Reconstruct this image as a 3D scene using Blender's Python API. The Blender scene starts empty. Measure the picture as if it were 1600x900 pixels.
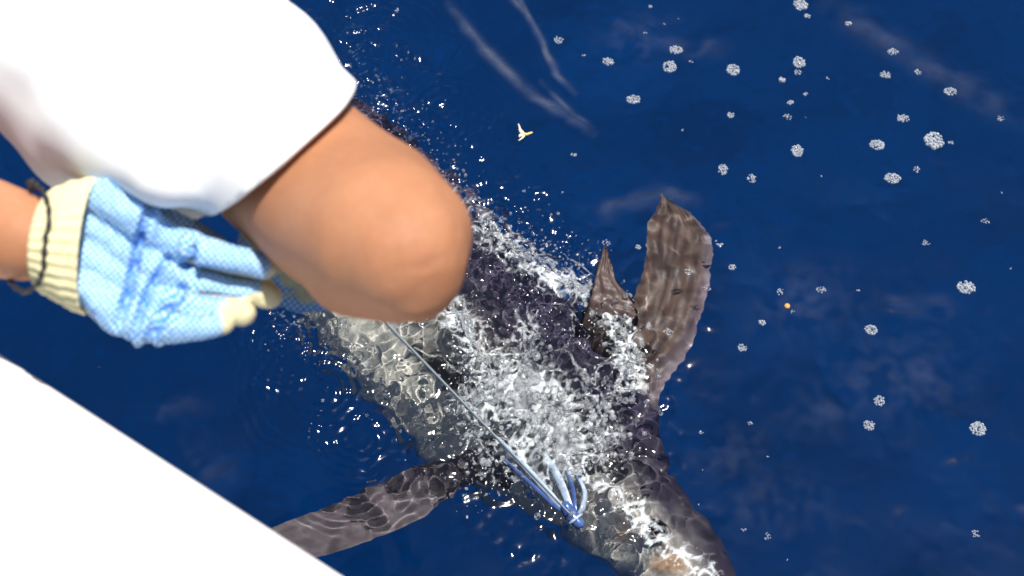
import bpy, bmesh, math, random
import numpy as np
from mathutils import Vector, Matrix, noise as mnoise

# ------------------------------------------------------------------ camera, sky, sun, exposure
R = math.radians
sc = bpy.context.scene
COL = sc.collection
PITCH, CAM_H, FPX = R(58), 1.9, 2200.0          # pitch below the horizon, metres above the sea, focal length in photo pixels
cam = bpy.data.cameras.new('camera')
cam_o = bpy.data.objects.new('camera', cam)
COL.objects.link(cam_o)
cam_o.location = (0, 0, CAM_H)
cam_o.rotation_euler = (R(90) - PITCH, 0, 0)
cam.sensor_width = 36
cam.lens = FPX / 1600 * 36
cam.clip_start, cam.clip_end = 0.05, 6000
cam.dof.use_dof = True
cam.dof.focus_distance = 1.9
cam.dof.aperture_fstop = cam.lens / 7.0          # a 7 mm wide aperture
sc.camera = cam_o

SUN = Vector((0.20, 0.05, 0.976)).normalized()
world = bpy.data.worlds.new('World')
sc.world = world
world.use_nodes = True
_n = world.node_tree.nodes
sky = _n.new('ShaderNodeTexSky')
sky.sky_type = 'NISHITA'
sky.sun_disc = False
sky.sun_elevation = math.asin(SUN.z)
sky.sun_rotation = math.atan2(SUN.x, SUN.y)
world.node_tree.links.new(sky.outputs[0], _n['Background'].inputs[0])
_n['Background'].inputs[1].default_value = 0.06
sun = bpy.data.lights.new('sun', 'SUN')
sun.energy = 4.5
sun.angle = R(0.55)
sun.color = (1.0, 0.96, 0.90)
sun.cycles.is_caustics_light = True
sun_o = bpy.data.objects.new('sun', sun)
COL.objects.link(sun_o)
sun_o.rotation_euler = (-SUN).to_track_quat('-Z', 'Y').to_euler()
sun_o.location = (0, 0, 20)
sc.view_settings.view_transform = 'Standard'
sc.view_settings.look = 'None'
sc.view_settings.gamma = 1
sc.view_settings.exposure = 0.52
sc.cycles.caustics_reflective = False
sc.cycles.caustics_refractive = True
sc.cycles.max_bounces = 14
sc.cycles.transmission_bounces = 10
sc.cycles.transparent_max_bounces = 16
sc.cycles.sample_clamp_indirect = 6
sc.cycles.use_denoising = True

# ------------------------------------------------------------------ pixels to places
FW = Vector((0, math.cos(PITCH), -math.sin(PITCH)))
UP = Vector((0, math.sin(PITCH), math.cos(PITCH)))
CAM = Vector((0, 0, CAM_H))

def ray(px, py):
    return FW + Vector((1, 0, 0)) * ((px - 800) / FPX) - UP * ((py - 450) / FPX)

def at_z(px, py, z=0.0):
    d = ray(px, py)
    return CAM + d * ((z - CAM_H) / d.z)

def at_d(px, py, depth):
    return CAM + ray(px, py) * depth

def under(px, py, h):
    """the point h metres below the sea that is seen, refracted, in that direction"""
    q = at_z(px, py, 0)
    d = (q - CAM).normalized()
    hor = Vector((d.x, d.y, 0))
    si = hor.length
    st = si / 1.33
    tt = st / math.sqrt(1 - st * st)
    return q + hor.normalized() * (h * tt) + Vector((0, 0, -h))

def apparent(p):
    """photo pixel at which a point under the sea is seen"""
    hor = Vector((p.x - CAM.x, p.y - CAM.y, 0))
    f = hor.length
    u = f * CAM_H / (CAM_H - p.z)
    for _ in range(4):
        si = u / math.hypot(u, CAM_H)
        st = si / 1.33
        u = f + p.z * st / math.sqrt(1 - st * st)
    q = CAM + hor.normalized() * u
    q.z = 0
    return to_px(q)

def to_px(v):
    r = v - CAM
    w = r.dot(FW)
    return 800 + FPX * r.x / w, 450 - FPX * r.dot(UP) / w

def px_scale(px, py):                             # photo pixels per metre on the sea
    return FPX / (at_z(px, py) - CAM).dot(FW)

random.seed(7)
RNG = np.random.default_rng(11)

# ------------------------------------------------------------------ materials
def new_mat(name):
    m = bpy.data.materials.new(name)
    m.use_nodes = True
    nt = m.node_tree
    return m, nt, nt.nodes['Principled BSDF'], nt.nodes['Material Output']

def ramp(nt, fac, stops):
    r = nt.nodes.new('ShaderNodeValToRGB')
    while len(r.color_ramp.elements) < len(stops):
        r.color_ramp.elements.new(0.5)
    for e, (p, c) in zip(r.color_ramp.elements, stops):
        e.position = p
        e.color = (*c, 1) if len(c) == 3 else c
    nt.links.new(fac, r.inputs[0])
    return r.outputs[0]

def noise_tex(nt, scale, detail=4, rough=0.55, vec=None, dist=0.0):
    n = nt.nodes.new('ShaderNodeTexNoise')
    n.inputs['Scale'].default_value = scale
    n.inputs['Detail'].default_value = detail
    n.inputs['Roughness'].default_value = rough
    n.inputs['Distortion'].default_value = dist
    if vec is None:
        tc = nt.nodes.new('ShaderNodeTexCoord')
        vec = tc.outputs['Object']
    nt.links.new(vec, n.inputs['Vector'])
    return n.outputs['Fac']

def bump(nt, height, strength, dist, target):
    b = nt.nodes.new('ShaderNodeBump')
    b.inputs['Strength'].default_value = strength
    b.inputs['Distance'].default_value = dist
    nt.links.new(height, b.inputs['Height'])
    nt.links.new(b.outputs[0], target)
    return b

def math_node(nt, op, a, b=None):
    n = nt.nodes.new('ShaderNodeMath')
    n.operation = op
    for k, v in enumerate((a, b)):
        if v is None:
            continue
        if isinstance(v, (int, float)):
            n.inputs[k].default_value = v
        else:
            nt.links.new(v, n.inputs[k])
    return n.outputs[0]

def mix_col(nt, fac, a, b):
    n = nt.nodes.new('ShaderNodeMix')
    n.data_type = 'RGBA'
    for k, v in ((0, fac), (6, a), (7, b)):
        if isinstance(v, tuple):
            n.inputs[k].default_value = (*v, 1)
        elif isinstance(v, (int, float)):
            n.inputs[k].default_value = v
        else:
            nt.links.new(v, n.inputs[k])
    return n.outputs[2]

def attr(nt, name, out='Fac'):
    a = nt.nodes.new('ShaderNodeAttribute')
    a.attribute_name = name
    return a.outputs[out]

def simple(name, col, rough=0.5, var=0.12, scale=30, **kw):
    m, nt, b, o = new_mat(name)
    f = noise_tex(nt, scale)
    nt.links.new(ramp(nt, f, [(0.3, tuple(c * (1 - var) for c in col)), (0.7, tuple(min(1, c * (1 + var)) for c in col))]), b.inputs['Base Color'])
    b.inputs['Roughness'].default_value = rough
    for k, v in kw.items():
        b.inputs[k].default_value = v
    return m

# sea surface: smooth water, with aerated foam and painted sky sheen where the mesh carries them
def make_water_mat():
    m, nt, b, o = new_mat('sea_water')
    rf = nt.nodes.new('ShaderNodeBsdfRefraction')
    rf.inputs['IOR'].default_value = 1.333
    rf.inputs['Roughness'].default_value = 0.0
    rf.inputs['Color'].default_value = (0.97, 0.99, 1.0, 1)
    gl = nt.nodes.new('ShaderNodeBsdfGlossy')
    gl.inputs['Roughness'].default_value = 0.10
    fr = nt.nodes.new('ShaderNodeFresnel')
    fr.inputs['IOR'].default_value = 1.333
    g = nt.nodes.new('ShaderNodeMixShader')
    nt.links.new(fr.outputs[0], g.inputs[0])
    nt.links.new(rf.outputs[0], g.inputs[1])
    nt.links.new(gl.outputs[0], g.inputs[2])
    b.inputs['Base Color'].default_value = (0.80, 0.85, 0.88, 1)
    b.inputs['Roughness'].default_value = 0.35
    tc = nt.nodes.new('ShaderNodeTexCoord').outputs['Object']
    n1 = noise_tex(nt, 62, 5, 0.60, tc, 1.4)
    n2 = noise_tex(nt, 420, 3, 0.6, tc)
    nn = math_node(nt, 'ADD', math_node(nt, 'MULTIPLY', n1, 0.84), math_node(nt, 'MULTIPLY', n2, 0.16))
    f = attr(nt, 'foam')
    # foam shows where the noise is above a threshold that falls as the foam gets denser
    v = math_node(nt, 'SUBTRACT', math_node(nt, 'ADD', nn, math_node(nt, 'MULTIPLY', f, 0.50)), 0.66)
    v = math_node(nt, 'MULTIPLY', v, 3.2)
    cl = nt.nodes.new('ShaderNodeClamp')
    nt.links.new(v, cl.inputs[0])
    fac = math_node(nt, 'MULTIPLY', cl.outputs[0], math_node(nt, 'MINIMUM', math_node(nt, 'MULTIPLY', f, 1.0), 0.60))
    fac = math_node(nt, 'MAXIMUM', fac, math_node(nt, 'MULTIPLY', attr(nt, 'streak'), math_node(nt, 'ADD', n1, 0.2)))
    mx = nt.nodes.new('ShaderNodeMixShader')
    nt.links.new(fac, mx.inputs[0])
    nt.links.new(g.outputs[0], mx.inputs[1])
    nt.links.new(b.outputs[0], mx.inputs[2])
    nt.links.new(mx.outputs[0], o.inputs[0])
    return m

def make_splash_mat(name, white):
    m, nt, b, o = new_mat(name)
    g = nt.nodes.new('ShaderNodeBsdfGlass')
    g.inputs['IOR'].default_value = 1.333
    g.inputs['Roughness'].default_value = 0.02
    b.inputs['Base Color'].default_value = (0.85, 0.88, 0.9, 1)
    b.inputs['Roughness'].default_value = 0.15
    n1 = noise_tex(nt, 70, 4, 0.6)
    fac = ramp(nt, n1, [(0.40, (max(0, white - .1),) * 3), (0.70, (min(1, white + .25),) * 3)])
    mx = nt.nodes.new('ShaderNodeMixShader')
    nt.links.new(fac, mx.inputs[0])
    nt.links.new(g.outputs[0], mx.inputs[1])
    nt.links.new(b.outputs[0], mx.inputs[2])
    nt.links.new(mx.outputs[0], o.inputs[0])
    return m

def make_bubble_mat():
    m, nt, b, o = new_mat('bubble_film')
    t = nt.nodes.new('ShaderNodeBsdfTransparent')
    b.inputs['Base Color'].default_value = (0.84, 0.88, 0.90, 1)
    b.inputs['Roughness'].default_value = 0.08
    lw = nt.nodes.new('ShaderNodeLayerWeight')
    lw.inputs['Blend'].default_value = 0.42
    mx = nt.nodes.new('ShaderNodeMixShader')
    nt.links.new(ramp(nt, lw.outputs['Facing'], [(0.05, (0.16,) * 3), (0.80, (0.85,) * 3)]), mx.inputs[0])
    nt.links.new(t.outputs[0], mx.inputs[1])
    nt.links.new(b.outputs[0], mx.inputs[2])
    nt.links.new(mx.outputs[0], o.inputs[0])
    return m

def make_skin_mat():
    m, nt, b, o = new_mat('tanned_skin')
    f = math_node(nt, 'ADD', math_node(nt, 'MULTIPLY', noise_tex(nt, 9, 4), 0.8), math_node(nt, 'MULTIPLY', noise_tex(nt, 190, 3), 0.2))
    c = ramp(nt, f, [(0.30, (0.38, 0.165, 0.080)), (0.52, (0.47, 0.212, 0.108)), (0.72, (0.55, 0.27, 0.150))])
    nt.links.new(mix_col(nt, attr(nt, 'rough_skin'), c, (0.30, 0.115, 0.055)), b.inputs['Base Color'])
    b.inputs['Roughness'].default_value = 0.6
    b.inputs['Specular IOR Level'].default_value = 0.25
    b.inputs['Subsurface Weight'].default_value = 0.10
    b.inputs['Subsurface Radius'].default_value = (0.008, 0.003, 0.0015)
    b.inputs['Subsurface Scale'].default_value = 1.0
    bump(nt, noise_tex(nt, 420, 3), 0.15, 0.0004, b.inputs['Normal'])
    return m

def make_glove_mat():
    m, nt, b, o = new_mat('dotted_knit')
    uv = nt.nodes.new('ShaderNodeUVMap')
    uv.uv_map = 'lattice'
    mp = nt.nodes.new('ShaderNodeMapping')
    mp.inputs['Rotation'].default_value = (0, 0, R(38))
    nt.links.new(uv.outputs[0], mp.inputs[0])
    vo = nt.nodes.new('ShaderNodeTexVoronoi')
    vo.inputs['Scale'].default_value = 1.0
    vo.inputs['Randomness'].default_value = 0.12
    nt.links.new(mp.outputs[0], vo.inputs['Vector'])
    dots = ramp(nt, vo.outputs['Distance'], [(0.27, (1,) * 3), (0.46, (0,) * 3)])
    big = noise_tex(nt, 40, 4)
    blue = mix_col(nt, big, (0.04, 0.26, 0.72), (0.11, 0.42, 0.82))
    pale = mix_col(nt, big, (0.55, 0.72, 0.82), (0.74, 0.84, 0.88))
    coat_c = mix_col(nt, dots, blue, pale)
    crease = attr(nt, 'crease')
    coat_c = mix_col(nt, math_node(nt, 'MULTIPLY', crease, 0.6), coat_c, (0.02, 0.16, 0.62))  # shade of the folds painted in as deeper blue
    cream = mix_col(nt, noise_tex(nt, 120, 3), (0.62, 0.55, 0.30), (0.78, 0.72, 0.46))
    c = mix_col(nt, attr(nt, 'coat'), cream, coat_c)
    nt.links.new(c, b.inputs['Base Color'])
    b.inputs['Roughness'].default_value = 0.75
    bump(nt, dots, 0.35, 0.0008, b.inputs['Normal'])
    return m

def make_fish_mat():
    m, nt, b, o = new_mat('marlin_skin')
    c = attr(nt, 'tint', 'Color')
    tc = nt.nodes.new('ShaderNodeTexCoord').outputs['Object']
    f = noise_tex(nt, 45, 5, 0.6, tc)
    c2 = mix_col(nt, math_node(nt, 'MULTIPLY', f, 0.35), c, (0.05, 0.042, 0.055))
    nt.links.new(c2, b.inputs['Base Color'])
    b.inputs['Roughness'].default_value = 0.42
    b.inputs['Specular IOR Level'].default_value = 0.22
    bump(nt, noise_tex(nt, 150, 3, 0.5, tc), 0.3, 0.001, b.inputs['Normal'])
    return m

M = dict(
    water=make_water_mat(), splash=make_splash_mat('splashing_water', 0.12), drop=make_splash_mat('water_drops', 0.08),
    bubble=make_bubble_mat(), skin=make_skin_mat(), glove=make_glove_mat(), fish=make_fish_mat(),
    deep=simple('deep_sea_blue', (0.0, 0.255, 0.78), 1.0, 0.22, 2.4),
    shirt=simple('white_cotton', (0.86, 0.86, 0.86), 0.85, 0.02, 60),
    gelcoat=simple('white_gelcoat', (0.86, 0.86, 0.85), 0.25, 0.015, 8),
    cream=simple('cream_knit', (0.72, 0.65, 0.38), 0.85, 0.10, 200),
    cord=simple('black_cord', (0.020, 0.018, 0.016), 0.6, 0.3, 300),
    hair=simple('dark_hair', (0.02, 0.015, 0.012), 0.6, 0.3, 90),
    shorts=simple('grey_shorts', (0.18, 0.19, 0.21), 0.85, 0.1, 60),
    leader=simple('pale_monofilament', (0.60, 0.68, 0.64), 0.2, 0.05, 60),
    lure_blue=simple('blue_plastic', (0.10, 0.17, 0.42), 0.18, 0.3, 90, Metallic=0.5),
    lure_pale=simple('pale_plastic', (0.52, 0.62, 0.76), 0.15, 0.35, 90, Metallic=0.35),
    eye=simple('fish_eye', (0.012, 0.012, 0.022), 0.3, 0.2, 60),
    eye_ring=simple('fish_eye_ring', (0.22, 0.13, 0.12), 0.4, 0.25, 60),
    husk=simple('yellow_husk', (0.72, 0.55, 0.20), 0.6, 0.25, 300),
    husk_pale=simple('pale_husk', (0.78, 0.74, 0.55), 0.5, 0.15, 300),
    berry=simple('orange_pellet', (0.66, 0.34, 0.10), 0.5, 0.15, 300),
)

# ------------------------------------------------------------------ mesh helpers
def link(name, me, mat=None, parent=None):
    o = bpy.data.objects.new(name, me)
    COL.objects.link(o)
    if mat is not None:
        me.materials.append(mat)
    if parent is not None:
        o.parent = parent
    return o

def tag(o, label=None, cat=None, group=None, kind=None):
    for k, v in (('label', label), ('category', cat), ('group', group), ('kind', kind)):
        if v:
            o[k] = v
    return o

def mesh_from(name, v, f, smooth=True):
    me = bpy.data.meshes.new(name)
    me.from_pydata([tuple(p) for p in v], [], f)
    me.update()
    if smooth:
        me.shade_smooth()
    return me

class Build:
    """collects vertices and faces of one mesh"""
    def __init__(self):
        self.v, self.f = [], []
    def add(self, v, f):
        k = len(self.v)
        self.v += [tuple(p) for p in v]
        self.f += [tuple(i + k for i in q) for q in f]
    def rings(self, rings, cap=True, closed=True):
        k = len(self.v)
        n = len(rings[0])
        for r in rings:
            self.v += [tuple(p) for p in r]
        for a in range(len(rings) - 1):
            for j in range(n if closed else n - 1):
                j2 = (j + 1) % n
                self.f.append((k + a * n + j, k + a * n + j2, k + (a + 1) * n + j2, k + (a + 1) * n + j))
        if cap and closed:
            self.f.append(tuple(k + j for j in range(n))[::-1])
            self.f.append(tuple(k + (len(rings) - 1) * n + j for j in range(n)))
    def cone(self, p0, r0, p1, r1, seg=14, ends=4):
        """closed tapered capsule"""
        p0, p1 = Vector(p0), Vector(p1)
        ax = p1 - p0
        if ax.length < 1e-6:
            ax = Vector((0, 0, 1e-4))
        ax.normalize()
        u = ax.orthogonal().normalized()
        w = ax.cross(u)
        rings = []
        for k in range(ends):
            a = -math.pi / 2 + (k + 0.15) / ends * math.pi / 2
            rings.append((p0 + ax * (r0 * math.sin(a)), r0 * math.cos(a)))
        rings += [(p0, r0), (p1, r1)]
        for k in range(ends):
            a = (k + 0.85) / ends * math.pi / 2
            rings.append((p1 + ax * (r1 * math.sin(a)), r1 * math.cos(a)))
        self.rings([[c + (u * math.cos(t) + w * math.sin(t)) * rr for t in [2 * math.pi * j / seg for j in range(seg)]] for c, rr in rings])
    def chain(self, pts, seg=14):
        for (p0, r0), (p1, r1) in zip(pts, pts[1:]):
            self.cone(p0, r0, p1, r1, seg)
    def tube(self, pts, rad, seg=8, flat=1.0):
        """open-ended tube along points; rad a number or one per point"""
        pts = [Vector(p) for p in pts]
        rr = rad if hasattr(rad, '__len__') else [rad] * len(pts)
        rings = []
        u = None
        for i, p in enumerate(pts):
            t = (pts[min(i + 1, len(pts) - 1)] - pts[max(i - 1, 0)]).normalized()
            u = t.orthogonal().normalized() if u is None else (u - t * u.dot(t)).normalized()
            w = t.cross(u)
            rings.append([p + (u * math.cos(a) + w * (math.sin(a) * flat)) * rr[i] for a in [2 * math.pi * j / seg for j in range(seg)]])
        self.rings(rings)
    def mesh(self, name, smooth=True):
        return mesh_from(name, self.v, self.f, smooth)

def cr(vals, t):
    """smooth interpolation along the stations"""
    i = min(int(t), len(vals) - 2)
    u = t - i
    p = [vals[max(0, min(len(vals) - 1, i + k))] for k in (-1, 0, 1, 2)]
    return p[1] * 1.0 + (p[2] - p[0]) * (.5 * u) + (p[0] * 2 - p[1] * 5 + p[2] * 4 - p[3]) * (.5 * u * u) + (p[1] * 3 - p[0] - p[2] * 3 + p[3]) * (.5 * u ** 3)

def ico(sub=1):
    bm = bmesh.new()
    bmesh.ops.create_icosphere(bm, subdivisions=sub, radius=1)
    v = np.array([p.co[:] for p in bm.verts])
    f = [[q.index for q in g.verts] for g in bm.faces]
    bm.free()
    return v, f

def fused(name, b, voxel, smooth=6, factor=0.5):
    """one continuous skin over the overlapping volumes of b"""
    me = b.mesh(name + '_volumes')
    o = bpy.data.objects.new(name + '_volumes', me)
    COL.objects.link(o)
    r = o.modifiers.new('r', 'REMESH')
    r.mode = 'VOXEL'
    r.voxel_size = voxel
    r.use_smooth_shade = True
    if smooth:
        s = o.modifiers.new('s', 'SMOOTH')
        s.iterations = smooth
        s.factor = factor
    dg = bpy.context.evaluated_depsgraph_get()
    out = bpy.data.meshes.new_from_object(o.evaluated_get(dg))
    out.name = name
    bpy.data.objects.remove(o)
    bpy.data.meshes.remove(me)
    out.materials.clear()
    out.shade_smooth()
    return out

def co_array(me):
    a = np.empty(len(me.vertices) * 3)
    me.vertices.foreach_get('co', a)
    return a.reshape(-1, 3)

def normal_array(me):
    a = np.empty(len(me.vertices) * 3, dtype=np.float32)
    me.vertex_normals.foreach_get('vector', a)
    return a.reshape(-1, 3)

def set_co(me, a):
    me.vertices.foreach_set('co', np.ascontiguousarray(a, dtype=np.float64).ravel())
    me.update()

def float_attr(me, name, vals):
    at = me.attributes.new(name, 'FLOAT', 'POINT')
    at.data.foreach_set('value', np.ascontiguousarray(vals, dtype=np.float32))

def color_attr(me, name, vals):
    at = me.attributes.new(name, 'FLOAT_COLOR', 'POINT')
    c = np.ones((len(vals), 4), dtype=np.float32)
    c[:, :3] = vals
    at.data.foreach_set('color', c.ravel())

def px_array(a):
    """vertices to photo pixels"""
    r = a - np.array(CAM)
    w = r @ np.array(FW)
    return 800 + FPX * r[:, 0] / w, 450 - FPX * (r @ np.array(UP)) / w

def seg_dist(X, Y, pts):
    """distance to a polyline and the share of its length at the nearest point"""
    best = np.full(np.shape(X), 1e9)
    par = np.zeros(np.shape(X))
    L = [0]
    for a, b in zip(pts, pts[1:]):
        L.append(L[-1] + math.hypot(b[0] - a[0], b[1] - a[1]))
    for i, (a, b) in enumerate(zip(pts, pts[1:])):
        dx, dy = b[0] - a[0], b[1] - a[1]
        l2 = dx * dx + dy * dy + 1e-9
        t = np.clip(((X - a[0]) * dx + (Y - a[1]) * dy) / l2, 0, 1)
        d = np.hypot(X - a[0] - t * dx, Y - a[1] - t * dy)
        m = d < best
        best = np.where(m, d, best)
        par = np.where(m, (L[i] + t * math.sqrt(l2)) / L[-1], par)
    return best, par

# ------------------------------------------------------------------ the sea
# fine grid where the photograph looks, growing cells out to the horizon
CELL = 0.0026
def axis(lo, hi, reach, n_out=46):
    core = np.arange(lo, hi, CELL)
    g = np.geomspace(CELL * 2, reach, n_out)
    return np.concatenate([lo - g[::-1], core, core[-1] + g]), n_out, len(core)

xs, nox, ncx = axis(-1.12, 1.12, 1800)
ys, noy, ncy = axis(0.52, 2.02, 1800)
X, Y = np.meshgrid(xs, ys)
r_y = Y * math.cos(PITCH) + CAM_H * math.sin(PITCH)
front = r_y > 0.3
PX = np.where(front, 800 + FPX * X / np.where(front, r_y, 1), 1e5)
PY = np.where(front, 450 - FPX * (Y * math.sin(PITCH) - CAM_H * math.cos(PITCH)) / np.where(front, r_y, 1), 1e5)

def field(lam_lo, lam_hi, seed, ax=1.0, ay=1.0):
    """random waves between two wavelengths on the core grid, unit variance, faded out at its rim"""
    r = np.random.default_rng(seed)
    w = np.fft.fft2(r.standard_normal((ncy, ncx)))
    kx = np.fft.fftfreq(ncx, CELL)[None, :] * ax
    ky = np.fft.fftfreq(ncy, CELL)[:, None] * ay
    k = np.hypot(kx, ky) + 1e-9
    lo, hi = 1 / lam_hi, 1 / lam_lo
    band = np.exp(-0.5 * (np.log(k / math.sqrt(lo * hi)) / (0.5 * math.log(hi / lo))) ** 2) * (k < 1.6 * hi)
    f = np.real(np.fft.ifft2(w * band))
    f /= f.std()
    rim = np.minimum(np.minimum(np.arange(ncx)[None, :], np.arange(ncx)[::-1][None, :]),
                     np.minimum(np.arange(ncy)[:, None], np.arange(ncy)[::-1][:, None])) * CELL
    f *= np.clip(rim / 0.08, 0, 1)
    out = np.zeros_like(X)
    out[noy:noy + ncy, nox:nox + ncx] = f
    return out

N0 = field(0.16, 0.40, 1)
N1 = field(0.055, 0.14, 2)
N2 = field(0.024, 0.055, 3)
N3 = field(0.013, 0.024, 4)
N4 = field(0.05, 0.30, 5)          # modulation
G = lambda d, s: np.exp(-0.5 * (d / s) ** 2)

# churned water round the fish, in photo pixels
T = np.zeros_like(X)
for pts, s in (([(520, 20), (570, 110), (650, 220), (760, 340), (860, 420)], 58),
               ([(400, 420), (480, 500), (580, 560), (680, 650), (760, 720)], 52),
               ([(740, 480), (840, 560), (900, 660), (900, 760)], 95),
               ([(940, 740), (1010, 830)], 30)):
    d, _ = seg_dist(PX, PY, pts)
    T = np.maximum(T, G(d, s))
TL, _ = seg_dist(PX, PY, [(400, 420), (480, 500), (580, 560), (680, 650), (760, 720)])
T *= 1 - 0.6 * G(TL, 50)
T2, _ = seg_dist(PX, PY, [(760, 400), (850, 500), (900, 620), (850, 700), (760, 620)])
T2 = G(T2, 60)
T = np.maximum(T, 0.12 * G(np.hypot(PX - 1050, (PY - 450) * .6), 70))
T = np.maximum(T, 0.07 * G(np.hypot(PX - 1060, PY - 760), 70))
quiet = 0.6 + 0.4 * np.clip(N4, -1.2, 1.5)
Z = 0.0035 * np.sin(6.28 / 0.9 * (X * 0.8 + Y * 0.5)) + 0.003 * np.sin(6.28 / 0.55 * (X * 0.35 - Y * 0.9) + 1.1)
Z *= np.exp(-((X / 6) ** 2 + (Y / 6) ** 2))
for lam, a, ang, ph in ((2.3, .02, .4, .3), (3.7, .03, 1.1, 2.), (7.1, .05, .8, 4.), (5.2, .04, -.5, 1.)):
    Z += a * np.sin(6.28 / lam * (X * math.cos(ang) + Y * math.sin(ang)) + ph) * (1 - np.exp(-((X / 3) ** 2 + ((Y - 1.2) / 3) ** 2))) * np.exp(-((X / 120) ** 2 + (Y / 120) ** 2))
Z += 0.0012 * N0 + quiet * 0.00042 * N1 + 0.00007 * N2 * quiet
churn = T * (0.65 + 0.5 * np.clip(N4, -1, 1.5))
Z += churn * (0.0022 * N1 + 0.0011 * N2 + 0.00042 * N3) + T2 * (0.008 * np.abs(N1) + 0.0024 * N2 + 0.0005 * N3)
# rings spreading on the calm water
for cx, cy, r0, lam, amp, dec in ((450, 535, 30, 15, 1.2, 45), (505, 610, 40, 17, 1.0, 55), (560, 690, 35, 16, 0.6, 45), (1317, 97, 9, 7, .45, 8),
                                  (770, 205, 8, 7, .35, 8), (600, 660, 50, 18, 0.35, 40), (420, 470, 20, 14, 1.0, 50), (600, 60, 40, 15, .8, 50), (700, 180, 40, 14, .7, 45)):
    d = np.hypot(PX - cx, (PY - cy) * 1.2)
    d = d + 2.2 * N1 + 2.0 * N0
    Z += amp * 0.00100 * np.cos(2 * math.pi * (d - r0) / lam) * G(d - r0, dec) * np.clip(.75 + .45 * N4, .15, 1.4)
# thin wakes and drift lines
foam = np.zeros_like(X)
LINES = (([(700, 5), (760, 80), (830, 145), (890, 180), (928, 206)], 5, .9), ([(790, -10), (822, 20), (850, 70), (870, 115), (900, 145)], 4, 1.0),
         ([(808, -10), (835, 45), (858, 85)], 3, .8), ([(850, 130), (890, 170), (925, 195)], 3, .6), ([(1000, 45), (1080, 80), (1140, 75)], 9, .5),
         ([(1290, 5), (1420, 80), (1500, 130), (1600, 190)], 14, .8), ([(950, 30), (1000, 55)], 8, .4), ([(920, 340), (980, 318), (1030, 305), (1100, 315)], 10, .6),
         ([(480, 330), (440, 380)], 6, .6), ([(60, 620), (200, 640), (330, 640)], 9, .35), ([(1380, 480), (1500, 485)], 8, .4))
for pts, wdt, a in LINES:
    d, t = seg_dist(PX, PY, pts)
    Z += a * 0.0011 * np.cos(2 * math.pi * d / (wdt * 3.2)) * G(d, wdt * 1.3) * np.sin(np.clip(t, 0, 1) * math.pi) ** .5
# foam of the thrashing fish; the path along the head also paints in white glints
for pts, s, a in (([(700, 480), (735, 530), (765, 590)], 22, 1.2), ([(790, 600), (840, 630), (875, 700), (840, 700)], 44, 1.7), ([(850, 430), (930, 465), (975, 520), (985, 590)], 19, 1.3),
                  ([(730, 640), (790, 610), (830, 560), (820, 510)], 20, .9), ([(750, 350), (800, 385), (850, 430)], 24, .95), ([(690, 290), (770, 350)], 20, .6),
                  ([(940, 630), (935, 700), (900, 740)], 24, 1.0), ([(720, 660), (770, 740)], 18, .55), ([(430, 480), (560, 570), (700, 680)], 26, .30), ([(560, 90), (640, 200)], 22, .30), ([(940, 750), (985, 790), (1030, 850), (1110, 900)], 17, 1.0)):
    d, _ = seg_dist(PX, PY, pts)
    foam = np.maximum(foam, a * G(d, s))
web = np.maximum(np.exp(-(N1 / 0.20) ** 2), 0.8 * np.exp(-(N2 / 0.28) ** 2))
foam *= np.clip(0.42 + 0.75 * web + 0.12 * N3, 0.05, 1.4)
streak = np.zeros_like(X)  # sky sheen along the ridges, painted in as a faint white foam mix
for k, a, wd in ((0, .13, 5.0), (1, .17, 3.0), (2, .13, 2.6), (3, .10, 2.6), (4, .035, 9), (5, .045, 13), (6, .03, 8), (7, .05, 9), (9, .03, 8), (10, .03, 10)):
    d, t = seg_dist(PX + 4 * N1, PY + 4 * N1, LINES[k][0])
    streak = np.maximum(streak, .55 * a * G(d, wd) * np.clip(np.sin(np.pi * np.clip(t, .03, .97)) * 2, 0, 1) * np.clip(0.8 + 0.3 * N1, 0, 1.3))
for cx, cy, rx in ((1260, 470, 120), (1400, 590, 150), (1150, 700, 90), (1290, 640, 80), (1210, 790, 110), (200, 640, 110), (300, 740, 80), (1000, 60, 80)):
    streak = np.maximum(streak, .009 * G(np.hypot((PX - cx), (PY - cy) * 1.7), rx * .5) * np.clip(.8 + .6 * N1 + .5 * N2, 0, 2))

nyv, nxv = X.shape
idx = np.arange(nxv * nyv).reshape(nyv, nxv)
quads = np.stack([idx[:-1, :-1], idx[:-1, 1:], idx[1:, 1:], idx[1:, :-1]], -1).reshape(-1, 4)
me = bpy.data.meshes.new('water')
me.vertices.add(nxv * nyv)
me.vertices.foreach_set('co', np.stack([X, Y, Z], -1).ravel())
me.loops.add(quads.size)
me.loops.foreach_set('vertex_index', quads.ravel().astype(np.int32))
me.polygons.add(len(quads))
me.polygons.foreach_set('loop_start', np.arange(0, quads.size, 4, dtype=np.int32))
me.update(calc_edges=True)
me.validate()
me.shade_smooth()
float_attr(me, 'foam', foam.ravel())
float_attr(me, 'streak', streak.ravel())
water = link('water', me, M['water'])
tag(water, 'deep blue sea water churned white round the fish', 'water', kind='structure')
water.cycles.is_caustics_caster = True

def sea_height(x, y):
    i = int(np.clip(np.searchsorted(xs, x), 1, nxv - 1))
    j = int(np.clip(np.searchsorted(ys, y), 1, nyv - 1))
    return float(Z[j, i])

b = Build()
b.add([(-1900, -1900, -4), (1900, -1900, -4), (1900, 1900, -4), (-1900, 1900, -4)], [(0, 1, 2, 3)])
deep = link('deep_water', b.mesh('deep_water', False), M['deep'])
tag(deep, 'dark blue depth of the open sea under the surface', 'water', kind='structure')

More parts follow.
